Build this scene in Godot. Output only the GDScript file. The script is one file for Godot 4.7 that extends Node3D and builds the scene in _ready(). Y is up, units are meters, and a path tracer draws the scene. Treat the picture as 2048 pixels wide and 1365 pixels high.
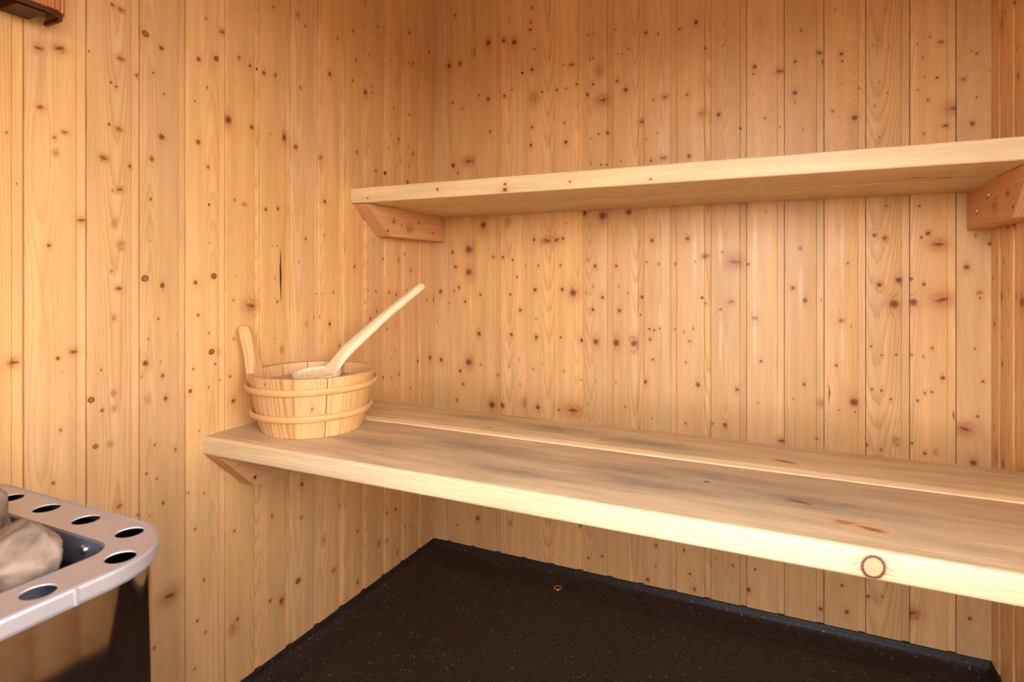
extends Node3D
# A small pine-panelled sauna: two tiers of wall benches, a stave bucket with a ladle, a stone heater.
# World axes: x runs along the back wall, y up, the back wall stands at z = -DEPTH, the floor at y = 0.

const LENS := 0.936          # height of the lens above the floor
const DEPTH := 1.7226        # back wall
const LEFT := -1.1           # left wall
const RIGHT := 0.427         # right wall
const FRONT := 0.20          # front wall with the glass door, behind the lens
const TOP := 2.05            # ceiling
const FOOT := 0.036          # lower end of the panelling
const PITCH := 0.0928        # one panelling board

var rng := RandomNumberGenerator.new()
var taken := {}
var M := {}

# knots read off the boards: position along the wall (mm), height (mm), radius (mm), kind
# kinds: 0 knot, 1 spike knot, 2 pin hole, 3 swirl without core, 4 crack, 5 ring knot, 6 wear stain, 7 pale pith streak, 8 knot drawn out along the grain
const KNOTS_LEFT := [
	720,1391,6.2,5, 751,1375,5.0,0, 831,1380,5.0,0, 873,1395,6.2,5, 891,1459,5.9,1, 930,1416,3.8,0, 959,1407,4.3,0, 982,1408,3.5,2, 998,1403,5.2,0, 1032,1408,4.9,0,
	706,1309,3.2,0, 735,1322,3.0,0, 657,1281,2.8,0, 666,1276,2.8,0, 851,1327,2.5,0, 1111,1401,3.9,0, 1215,1467,5.9,0, 546,1208,3.9,1, 823,1291,1.8,2, 757,1288,2.7,0,
	902,1272,8.9,0, 964,1270,5.1,0, 654,1205,2.8,0, 671,1200,3.7,1, 752,1203,6.0,0, 830,1209,5.3,0, 1017,1266,2.4,0, 1061,1267,8.3,0, 1096,1251,5.9,0, 501,1157,2.1,0,
	582,1175,3.2,1, 567,1163,2.6,0, 569,1138,3.4,3, 645,1143,5.5,1, 691,1136,4.1,0, 732,1157,4.3,0, 853,1161,3.6,0, 1180,1240,6.2,1, 516,1080,1.4,2, 673,1091,4.4,1,
	660,1087,1.9,0, 730,1080,2.9,0, 855,1083,2.9,2, 918,1100,3.0,0, 944,1093,3.5,1, 1004,1088,4.8,0, 1040,1093,4.1,0, 1197,1128,5.9,0, 611,1030,5.3,1, 663,1029,3.7,3,
	620,1324,1.5,2, 674,1329,4.4,1, 659,1421,3.7,0, 674,1418,3.8,1, 849,1470,2.9,0, 1026,1567,3.2,0, 1103,1578,5.1,3, 1127,1561,3.0,0, 1245,1573,3.2,0, 544,1303,5.6,1,
	574,1313,6.3,1, 1309,1616,4.3,0, 1319,1538,3.9,0, 1324,1281,4.8,0, 1306,1477,3.4,0, 1361,1460,7.9,0, 1378,1573,3.0,0, 1416,1669,3.6,0, 1479,1666,2.6,0, 1479,1588,3.1,0,
	1578,1711,5.5,0, 1597,1618,5.0,0, 1573,1613,3.3,0, 1496,1448,3.7,0, 1388,1485,3.5,0, 1392,1467,3.5,0, 1479,1362,3.1,0, 1520,1358,5.4,0, 1453,1243,6.2,2, 1568,1231,5.5,2,
	1408,1242,4.6,0, 1373,1312,3.0,0, 1573,1344,3.3,0, 1597,1326,5.6,0, 1578,1284,3.9,0, 1693,1690,5.8,0, 1470,1321,3.1,0, 1536,1296,3.2,0, 1578,1449,3.9,0, 1720,851,5.9,0,
	1679,851,4.0,0, 1698,656,8.2,0, 1314,959,4.8,0, 1400,1038,3.0,0, 1449,984,4.1,0, 1520,982,4.8,0, 1552,1001,4.4,0, 1586,950,5.0,0, 1375,891,3.0,0, 1408,888,3.5,0,
	1472,882,4.2,0, 1509,875,5.3,0, 1564,888,3.3,0, 1383,809,4.5,0, 1412,828,4.1,0, 1461,772,4.2,0, 1631,652,6.8,0, 1449,627,5.2,0, 1483,622,3.7,0, 1522,625,4.3,0,
	1559,685,2.7,0, 1483,681,2.1,0, 1583,572,4.4,0, 559,984,3.4,0, 597,805,5.8,1, 511,798,6.5,1, 572,797,3.4,0, 579,774,1.2,0, 674,990,4.4,3, 658,942,2.2,0,
	671,911,4.4,1, 662,858,3.1,3, 719,929,6.5,5, 753,915,5.3,0, 824,920,4.6,0, 867,933,6.5,5, 728,1001,1.3,0, 857,1003,1.4,2, 745,851,3.0,0, 830,853,3.5,0,
	785,816,1.7,0, 726,814,2.3,0, 720,769,5.8,0, 749,768,1.7,0, 754,740,4.0,0, 713,745,1.9,0, 819,744,2.8,0, 861,774,6.5,5, 880,772,3.7,3, 916,795,2.3,0,
	855,814,2.5,0, 870,747,2.9,0, 885,710,2.2,0, 907,715,3.0,0, 812,700,4.5,0, 854,700,2.2,0, 760,695,4.7,0, 724,699,3.6,3, 624,718,5.4,5, 662,723,3.1,3,
	642,696,3.7,0, 662,695,3.1,3, 640,768,2.4,0, 631,635,4.5,5, 656,633,3.1,3, 738,610,2.6,0, 780,590,3.1,0, 576,677,2.3,0, 833,614,1.8,0, 915,660,5.3,0,
	915,880,2.6,0, 964,866,9.3,1, 1038,872,3.3,0, 1031,927,2.0,0, 1023,1004,1.6,2, 1037,1005,1.6,2, 1171,887,2.2,2, 1229,889,3.2,0, 1185,888,1.8,0, 1161,828,3.1,0,
	1178,827,2.7,0, 1215,806,5.5,0, 1132,811,4.3,3, 1030,786,2.0,0, 1052,757,4.9,3, 1257,744,3.3,0, 1196,1039,2.7,0, 1129,1026,4.3,0, 1106,968,2.1,0, 921,934,1.5,0,
	1048,936,51.4,4, 565,592,2.8,0, 722,560,2.9,0, 742,544,2.3,0, 808,495,2.4,0, 844,482,2.1,0, 671,516,3.7,1, 755,493,3.7,0, 708,486,2.3,0, 728,477,1.6,0,
	823,416,2.8,0, 918,375,3.0,0, 1022,369,4.0,0, 1117,413,6.0,0, 1114,331,3.9,0, 1258,309,3.3,0, 1104,178,7.7,5, 1051,155,7.4,0, 1017,172,4.8,0, 844,302,3.2,0,
	828,225,3.5,0, 926,177,4.5,0, 847,192,2.5,0, 737,222,3.3,0, 822,130,2.8,0, 913,162,6.8,3, 768,306,9.4,1, 1231,147,5.5,1, 1192,243,6.3,3, 1505,211,5.3,0,
	1461,217,4.7,0, 1327,214,4.4,0, 1554,139,3.3,0, 1583,128,3.3,0, 1461,132,4.7,0, 1424,139,4.6,3, 1514,75,4.8,0, 1327,70,5.3,0,
]
const KNOTS_BACK := [
	-1015,1807,4.6,0, -1042,1644,7.0,0, -997,1643,5.8,0, -1027,1517,4.6,0, -990,1491,3.5,0, -1025,1304,8.1,0, -964,1314,10.3,1, -1005,1278,4.6,0, -891,1695,9.0,0, -835,1693,6.7,0,
	-797,1682,8.8,0, -941,1676,8.0,3, -925,1527,4.0,0, -891,1511,6.8,0, -832,1514,4.4,0, -807,1530,3.3,0, -884,1404,4.5,0, -740,1735,4.4,0, -741,1712,5.4,0, -736,1780,4.4,0,
	-727,1648,3.3,0, -740,1510,3.3,0, -729,1494,10.9,3, -702,1509,4.3,0, -652,1509,4.3,0, -621,1510,3.2,0, -587,1518,4.2,0, -604,1581,6.3,1, -630,1584,2.7,0, -736,1585,5.4,0,
	-770,1580,3.8,2, -736,1403,4.4,0, -626,1404,3.7,0, -622,1345,6.4,0, -740,1346,5.4,0, -535,1511,4.7,0, -553,1482,5.2,0, -504,1460,9.3,1, -436,1481,7.1,0, -461,1511,4.6,0,
	-550,1663,2.6,0, -534,1665,2.6,0, -466,1665,2.6,0, -376,1639,5.0,0, -341,1630,3.0,0, -426,1600,2.5,0, -458,1589,2.0,2, -445,1587,2.0,2, -546,1588,2.1,2, -536,1590,2.1,2,
	-354,1442,3.5,0, -322,1446,5.9,1, -260,1444,3.9,0, -281,1633,3.9,0, -236,1644,6.8,0, -386,1383,7.0,1, -491,1360,5.1,0, -518,1360,3.1,0, -543,1348,2.1,0, -542,1272,2.6,0,
	-511,1267,3.1,0, -494,1265,3.1,0, -450,1273,2.0,2, -361,1266,4.0,0, -326,1271,6.9,1, -255,1270,5.8,0, -376,1330,2.5,0, -344,1344,2.0,0, -515,1550,9.3,3, -909,1100,10.2,0,
	-821,1105,7.8,3, -562,1123,7.3,0, -505,1113,12.4,0, -426,1120,8.6,0, -621,1095,2.1,0, -236,1644,6.3,0, -212,1569,3.8,0, -164,1568,1.9,0, -260,1444,3.9,0, -221,1387,6.7,3,
	-176,1378,6.2,0, -84,1497,5.6,0, -87,1477,3.2,0, -86,1423,1.9,0, -66,1616,1.8,0, -58,1355,3.2,0, -21,1477,7.3,1, 15,1496,4.5,0, 14,1414,6.3,0, 14,1389,2.7,0,
	29,1575,3.6,0, -22,1330,2.3,0, 33,1316,2.2,0, 71,1511,5.3,1, 79,1487,8.0,4, 121,1499,4.8,0, 123,1480,2.6,2, 107,1616,1.8,0, 122,1423,1.8,0, 101,1355,3.5,0,
	150,1333,7.0,0, 160,1408,2.6,0, 203,1416,1.7,0, 221,1386,1.7,0, 194,1357,2.1,0, 204,1278,2.1,0, 190,1510,1.7,0, 224,1498,1.7,0, 294,1463,2.1,0, 283,1498,1.7,0,
	308,1511,2.1,0, 330,1495,3.7,1, 298,1415,2.1,0, 322,1410,3.3,0, 284,1386,2.1,0, 304,1359,2.9,0, 296,1278,2.5,0, 340,1293,4.9,1, 374,1399,4.1,1, 400,1456,3.2,0,
	389,1463,2.0,0, 399,1353,2.8,0, 360,1333,9.8,1, 391,1292,5.7,0, -120,1335,3.3,2, 423,1414,1.6,0, 218,1106,3.0,0, 287,1103,3.3,0, -55,1106,1.8,0, -255,1102,1.9,0,
	-1029,1012,7.5,0, -964,1020,12.6,0, -1015,963,5.8,0, -964,945,11.4,0, -1001,893,5.2,0, -1021,881,3.5,0, -1074,879,7.0,0, -978,846,5.2,0, -920,870,4.5,0, -872,994,4.5,1,
	-837,993,4.5,0, -803,984,3.9,0, -729,1046,4.9,0, -685,1043,8.6,1, -653,1044,7.5,1, -632,1048,4.8,0, -640,965,3.7,0, -713,965,3.2,0, -788,929,3.3,0, -759,966,2.7,0,
	-811,873,3.9,0, -776,823,5.5,0, -725,889,6.0,0, -634,891,5.8,0, -599,881,11.6,0, -558,881,2.6,0, -506,868,5.2,0, -553,982,3.1,0, -529,962,5.2,0, -464,962,4.6,0,
	-456,902,2.5,0, -536,901,2.6,0, -358,1035,6.0,0, -259,1038,6.3,0, -338,967,3.5,0, -374,973,3.0,0, -294,967,2.9,0, -239,974,2.9,0, -429,882,2.5,0, -389,871,5.5,0,
	-536,831,5.2,0, -454,830,5.6,0, -393,819,3.0,0, -722,796,2.7,0, -925,742,7.4,0, -808,744,5.5,0, -721,739,6.0,0, -639,742,4.3,0, -572,736,6.3,0, -527,735,8.3,0,
	-464,734,10.2,0, -411,735,10.1,0, -366,779,4.0,0, -352,776,3.5,0, -336,781,3.0,0, -364,749,4.0,0, -295,780,2.4,0, -269,775,2.4,0, -252,747,4.4,0, -244,785,2.9,0,
	-231,628,6.7,0, -379,625,6.5,0, -356,691,3.5,0, -264,689,2.9,0, -264,516,2.9,0, -997,614,5.8,0, -964,645,11.4,0, -985,571,5.2,0, -919,640,3.4,0, -1071,647,7.0,0,
	-1010,516,4.6,0, -857,609,3.9,1, -815,642,2.8,0, -779,664,2.2,0, -777,586,2.7,0, -731,638,2.7,0, -630,638,2.7,0, -699,658,2.2,0, -877,512,11.2,0, -840,513,7.8,0,
	-761,526,8.8,3, -716,519,7.6,0, -644,518,4.3,0, -599,520,11.6,1, -574,615,2.1,0, -527,615,2.1,0, -466,616,2.6,0, -437,546,2.5,0, -550,544,2.1,0, -359,521,2.5,0,
	-1087,779,2.3,0, -1042,839,2.9,0, -210,988,6.2,1, -167,999,4.3,0, -135,971,11.3,1, -239,973,2.4,2, -100,965,4.2,0, 27,1005,4.1,0, 135,965,3.1,0, -220,872,4.3,2,
	-211,856,2.9,0, -144,862,5.7,1, -171,840,4.3,0, 9,901,5.4,0, 38,869,6.3,0, -83,819,7.0,0, 121,819,6.1,0, 143,805,2.2,0, 76,870,1.8,0, -253,749,2.9,0,
	-68,704,4.2,0, 110,704,4.0,0, -128,623,5.2,0, 36,650,4.5,0, 10,610,2.3,0, -75,592,1.9,0, 73,603,6.2,3, 149,614,10.4,0, 115,591,2.2,0, 151,590,2.6,0,
	93,631,22.1,4, -192,523,2.9,0, -159,523,5.7,0, -17,495,7.3,1, 65,511,3.6,0, 193,1035,5.6,0, 215,1027,5.5,0, 291,1027,3.8,0, 304,1036,5.4,0, 325,1009,9.1,1,
	397,1027,2.4,0, 424,1008,4.8,0, 380,954,6.5,0, 204,911,6.4,0, 244,923,6.8,0, 270,926,5.0,0, 296,913,4.6,0, 235,864,11.0,0, 274,869,9.2,0, 333,876,10.7,1,
	405,892,5.7,0, 406,882,3.2,0, 208,736,3.4,0, 186,757,3.4,0, 239,739,3.0,0, 271,741,2.9,0, 295,738,2.5,0, 313,759,3.3,0, 396,762,2.8,0, 334,689,4.9,0,
	208,648,3.4,0, 188,649,3.4,0, 228,628,3.4,0, 283,630,3.3,0, 298,649,2.9,0, 312,653,3.3,0, 411,686,4.0,0, 401,603,4.0,0, 377,571,9.0,1, 356,599,10.6,4,
	207,501,3.4,0, 176,509,4.3,0, 239,525,5.9,3, 272,525,3.8,0, 298,503,4.2,0, 320,510,4.1,3, -930,132,7.4,0, -1008,96,3.5,0, -577,169,4.7,0, -507,92,4.6,0,
	-550,78,4.2,0, -347,155,4.5,0, -269,157,3.9,0, -371,52,5.5,0, -348,96,3.0,0, -253,94,3.9,0, -243,53,4.8,0, -812,138,5.5,3, -182,152,2.4,0, -139,141,3.3,0,
	-83,142,3.7,0, -240,53,4.8,0, -100,83,6.5,0, 74,71,4.9,0, 133,79,5.2,0, 122,144,3.9,0, 180,130,3.9,0, 210,136,2.6,0, 269,109,9.2,1, 386,125,4.5,0,
	393,493,7.3,0,
]


func _ready() -> void:
	rng.seed = 20417
	_camera_and_light()
	_materials()
	_room()
	_lower_bench()
	_upper_bench()
	_bucket()
	_ladle()
	_heater()
	_wall_lamp()
	_floor_plug()


# ------------------------------------------------------------------ camera, sky, exposure
func _camera_and_light() -> void:
	var cam := Camera3D.new()
	cam.name = "camera"
	add_child(cam)
	cam.position = Vector3(0, LENS, 0)
	cam.rotation.y = atan(554.0 / 1185.0)
	var at := CameraAttributesPhysical.new()
	at.frustum_focal_length = 20.0
	at.frustum_focus_distance = 1.45
	at.frustum_near = 0.05
	at.frustum_far = 60.0
	at.exposure_aperture = 9.0
	cam.attributes = at
	cam.projection = Camera3D.PROJECTION_FRUSTUM
	cam.near = 0.05
	cam.far = 60.0
	cam.size = 0.05 * 1365.0 / 1185.0
	cam.frustum_offset = Vector2(0.0, -0.05 * 132.5 / 1185.0)
	cam.current = true

	var env := Environment.new()
	env.background_mode = Environment.BG_SKY
	var sky := Sky.new()
	var sm := ProceduralSkyMaterial.new()
	sm.sky_top_color = Color(0.72, 0.75, 0.82)
	sm.sky_horizon_color = Color(1.0, 0.965, 0.91)
	sm.sky_curve = 0.2
	sm.ground_horizon_color = Color(0.50, 0.48, 0.45)
	sm.ground_bottom_color = Color(0.36, 0.35, 0.34)
	sm.sky_energy_multiplier = 1.0
	sm.ground_energy_multiplier = 1.0
	sm.sun_angle_max = 0.0
	sky.sky_material = sm
	env.sky = sky
	env.tonemap_mode = Environment.TONE_MAPPER_LINEAR
	env.tonemap_exposure = 26.5
	env.sdfgi_enabled = true
	env.ssao_enabled = true
	env.ssil_enabled = true
	var we := WorldEnvironment.new()
	we.name = "world_environment"
	we.environment = env
	add_child(we)


# ------------------------------------------------------------------ naming
func numbered(called: String) -> String:
	if not taken.has(called):
		taken[called] = 0
		return called
	taken[called] += 1
	return "%s_%03d" % [called, taken[called]]


func thing(called: String, label: String, category: String, at := Vector3.ZERO, group := "") -> Node3D:
	var o := Node3D.new()
	o.name = numbered(called)
	add_child(o)
	o.position = at
	o.set_meta("label", label)
	o.set_meta("category", category)
	if group != "":
		o.set_meta("group", group)
	return o


func structure(called: String, label: String) -> Node3D:
	var o := Node3D.new()
	o.name = called
	add_child(o)
	o.set_meta("kind", "structure")
	o.set_meta("label", label)
	o.set_meta("category", called.get_slice("_", 0))
	return o


func part(called: String, st, m: Material, parent: Node, label := "") -> MeshInstance3D:
	var o := MeshInstance3D.new()
	o.name = called
	o.mesh = st.commit() if st is SurfaceTool else st
	o.material_override = m
	o.cast_shadow = GeometryInstance3D.SHADOW_CASTING_SETTING_ON
	parent.add_child(o, true)
	if label != "":
		o.set_meta("label", label)
	return o


# ------------------------------------------------------------------ meshes
func surf() -> SurfaceTool:
	var st := SurfaceTool.new()
	st.begin(Mesh.PRIMITIVE_TRIANGLES)
	return st


func tri(st: SurfaceTool, a: Vector3, b: Vector3, c: Vector3, na: Vector3, nb: Vector3, nc: Vector3, ua := Vector2.ZERO, ub := Vector2.ZERO, uc := Vector2.ZERO) -> void:
	if (b - a).cross(c - a).dot(na + nb + nc) > 0.0:
		var t := b; b = c; c = t
		t = nb; nb = nc; nc = t
		var u := ub; ub = uc; uc = u
	st.set_normal(na); st.set_uv(ua); st.add_vertex(a)
	st.set_normal(nb); st.set_uv(ub); st.add_vertex(b)
	st.set_normal(nc); st.set_uv(uc); st.add_vertex(c)


func quad(st: SurfaceTool, p: Array, n: Array, u: Array) -> void:
	tri(st, p[0], p[1], p[2], n[0], n[1], n[2], u[0], u[1], u[2])
	tri(st, p[0], p[2], p[3], n[0], n[2], n[3], u[0], u[2], u[3])


# A closed profile in the plane (ax, ay) drawn along az from z0 to z1; us holds one texture coordinate for each corner and one for the closing corner.
func extrude(st: SurfaceTool, pts: PackedVector2Array, us: PackedFloat32Array, o: Vector3, ax: Vector3, ay: Vector3, az: Vector3, z0: float, z1: float, v0: float, v1: float, rounded := 40.0) -> void:
	var n := pts.size()
	var area := 0.0
	for i in n:
		area += pts[i].cross(pts[(i + 1) % n])
	var flip := 1.0 if area > 0.0 else -1.0
	var seg: Array[Vector2] = []
	for i in n:
		var e := (pts[(i + 1) % n] - pts[i]).normalized()
		seg.append(Vector2(e.y, -e.x) * flip)
	var lim := cos(deg_to_rad(rounded))
	for i in n:
		var j := (i + 1) % n
		var before := seg[(i + n - 1) % n]
		var after := seg[j]
		var n0 := (seg[i] + before).normalized() if seg[i].dot(before) > lim else seg[i]
		var n1 := (seg[i] + after).normalized() if seg[i].dot(after) > lim else seg[i]
		var N0 := ax * n0.x + ay * n0.y
		var N1 := ax * n1.x + ay * n1.y
		var a := o + ax * pts[i].x + ay * pts[i].y
		var b := o + ax * pts[j].x + ay * pts[j].y
		quad(st, [a + az * z0, b + az * z0, b + az * z1, a + az * z1], [N0, N1, N1, N0],
			[Vector2(us[i], v0), Vector2(us[i + 1], v0), Vector2(us[i + 1], v1), Vector2(us[i], v1)])
	var ids := Geometry2D.triangulate_polygon(pts)
	for k in range(0, ids.size(), 3):
		for e in 2:
			var z := z0 if e == 0 else z1
			var nn := -az if e == 0 else az
			var w: Array[Vector3] = []
			var u: Array[Vector2] = []
			for q in 3:
				var p2 := pts[ids[k + q]]
				w.append(o + ax * p2.x + ay * p2.y + az * z)
				u.append(Vector2(us[0] + p2.x * 0.5, (v0 if e == 0 else v1) + p2.y * 0.3))
			tri(st, w[0], w[1], w[2], nn, nn, nn, u[0], u[1], u[2])


func flat_us(n: int, pts: PackedVector2Array, per_metre: float, from := 0.0) -> PackedFloat32Array:
	var us := PackedFloat32Array()
	var at := from
	for i in n:
		us.append(at)
		at += (pts[(i + 1) % n] - pts[i]).length() * per_metre
	us.append(at)
	return us


# A rectangle w by h with rounded corners, starting at the lower front corner, up the front face, over the top.
func round_rect(w: float, h: float, r: float, steps := 4) -> PackedVector2Array:
	var p := PackedVector2Array()
	var corners := [[Vector2(r, r), PI * 1.5], [Vector2(r, h - r), PI], [Vector2(w - r, h - r), PI * 0.5], [Vector2(w - r, r), 0.0]]
	for c in corners:
		for k in steps + 1:
			var a: float = c[1] - PI * 0.5 * k / steps
			p.append(c[0] + Vector2(cos(a), sin(a)) * r)
	return p


func box(st: SurfaceTool, lo: Vector3, hi: Vector3, bevel := 0.002) -> void:
	var s := hi - lo
	var b := minf(bevel, minf(s.x, s.z) * 0.45)
	var pts := PackedVector2Array([Vector2(b, 0), Vector2(s.x - b, 0), Vector2(s.x, b), Vector2(s.x, s.z - b), Vector2(s.x - b, s.z), Vector2(b, s.z), Vector2(0, s.z - b), Vector2(0, b)])
	extrude(st, pts, flat_us(8, pts, 1.0), lo, Vector3.RIGHT, Vector3.BACK, Vector3.UP, 0.0, s.y, 0.0, s.y, 20.0)


# A tube with elliptic sections: centres, the two half axes as vectors, all arrays of one length.
func tube(st: SurfaceTool, at: PackedVector3Array, a: PackedVector3Array, b: PackedVector3Array, sides: int, per_u := 1.0, per_v := 1.0, capped := true, power := 2.0) -> void:
	var n := at.size()
	var rings := []
	var norms := []
	for i in n:
		var ring := PackedVector3Array()
		for k in sides + 1:
			var t := TAU * k / sides
			var ca := signf(cos(t)) * pow(absf(cos(t)), 2.0 / power)
			var sa := signf(sin(t)) * pow(absf(sin(t)), 2.0 / power)
			ring.append(at[i] + a[i] * ca + b[i] * sa)
		rings.append(ring)
	for i in n:
		var nr := PackedVector3Array()
		for k in sides + 1:
			var du: Vector3 = rings[i][(k + 1) % sides] - rings[i][(k + sides - 1) % sides]
			var dv: Vector3 = rings[mini(i + 1, n - 1)][k] - rings[maxi(i - 1, 0)][k]
			var nn := du.cross(dv).normalized()
			if nn.dot(rings[i][k] - at[i]) < 0.0:
				nn = -nn
			nr.append(nn)
		norms.append(nr)
	var along := 0.0
	for i in n - 1:
		var step := at[i].distance_to(at[i + 1])
		for k in sides:
			var u0 := float(k) / sides * per_u
			var u1 := float(k + 1) / sides * per_u
			quad(st, [rings[i][k], rings[i][k + 1], rings[i + 1][k + 1], rings[i + 1][k]], [norms[i][k], norms[i][k + 1], norms[i + 1][k + 1], norms[i + 1][k]],
				[Vector2(u0, along * per_v), Vector2(u1, along * per_v), Vector2(u1, (along + step) * per_v), Vector2(u0, (along + step) * per_v)])
		along += step
	if capped:
		for e in [0, n - 1]:
			var nn: Vector3 = (at[0] - at[1]).normalized() if e == 0 else (at[n - 1] - at[n - 2]).normalized()
			for k in sides:
				tri(st, at[e], rings[e][k], rings[e][k + 1], nn, nn, nn, Vector2(0.1, 0.1), Vector2(0.12, 0.1), Vector2(0.12, 0.12))


# A lathe about the y axis: profile of (radius, height) points.
func lathe(st: SurfaceTool, prof: PackedVector2Array, sides: int, base := Transform3D.IDENTITY, sharp := 40.0) -> void:
	var n := prof.size()
	var seg: Array[Vector2] = []
	for i in n - 1:
		var e := (prof[i + 1] - prof[i]).normalized()
		seg.append(Vector2(e.y, -e.x))
	var lim := cos(deg_to_rad(sharp))
	for i in n - 1:
		var n0 := seg[i]
		var n1 := seg[i]
		if i > 0 and seg[i].dot(seg[i - 1]) > lim:
			n0 = (seg[i] + seg[i - 1]).normalized()
		if i < n - 2 and seg[i].dot(seg[i + 1]) > lim:
			n1 = (seg[i] + seg[i + 1]).normalized()
		for k in sides:
			var p: Array[Vector3] = []
			var q: Array[Vector3] = []
			for c in [[k, i, n0], [k + 1, i, n0], [k + 1, i + 1, n1], [k, i + 1, n1]]:
				var t: float = TAU * c[0] / sides
				var pr: Vector2 = prof[c[1]]
				p.append(base * Vector3(pr.x * cos(t), pr.y, pr.x * sin(t)))
				q.append((base.basis * Vector3(c[2].x * cos(t), c[2].y, c[2].x * sin(t))).normalized())
			quad(st, p, q, [Vector2(k, i), Vector2(k + 1, i), Vector2(k + 1, i + 1), Vector2(k, i + 1)].map(func(v): return Vector2(v.x / sides, v.y * 0.1)))


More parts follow.
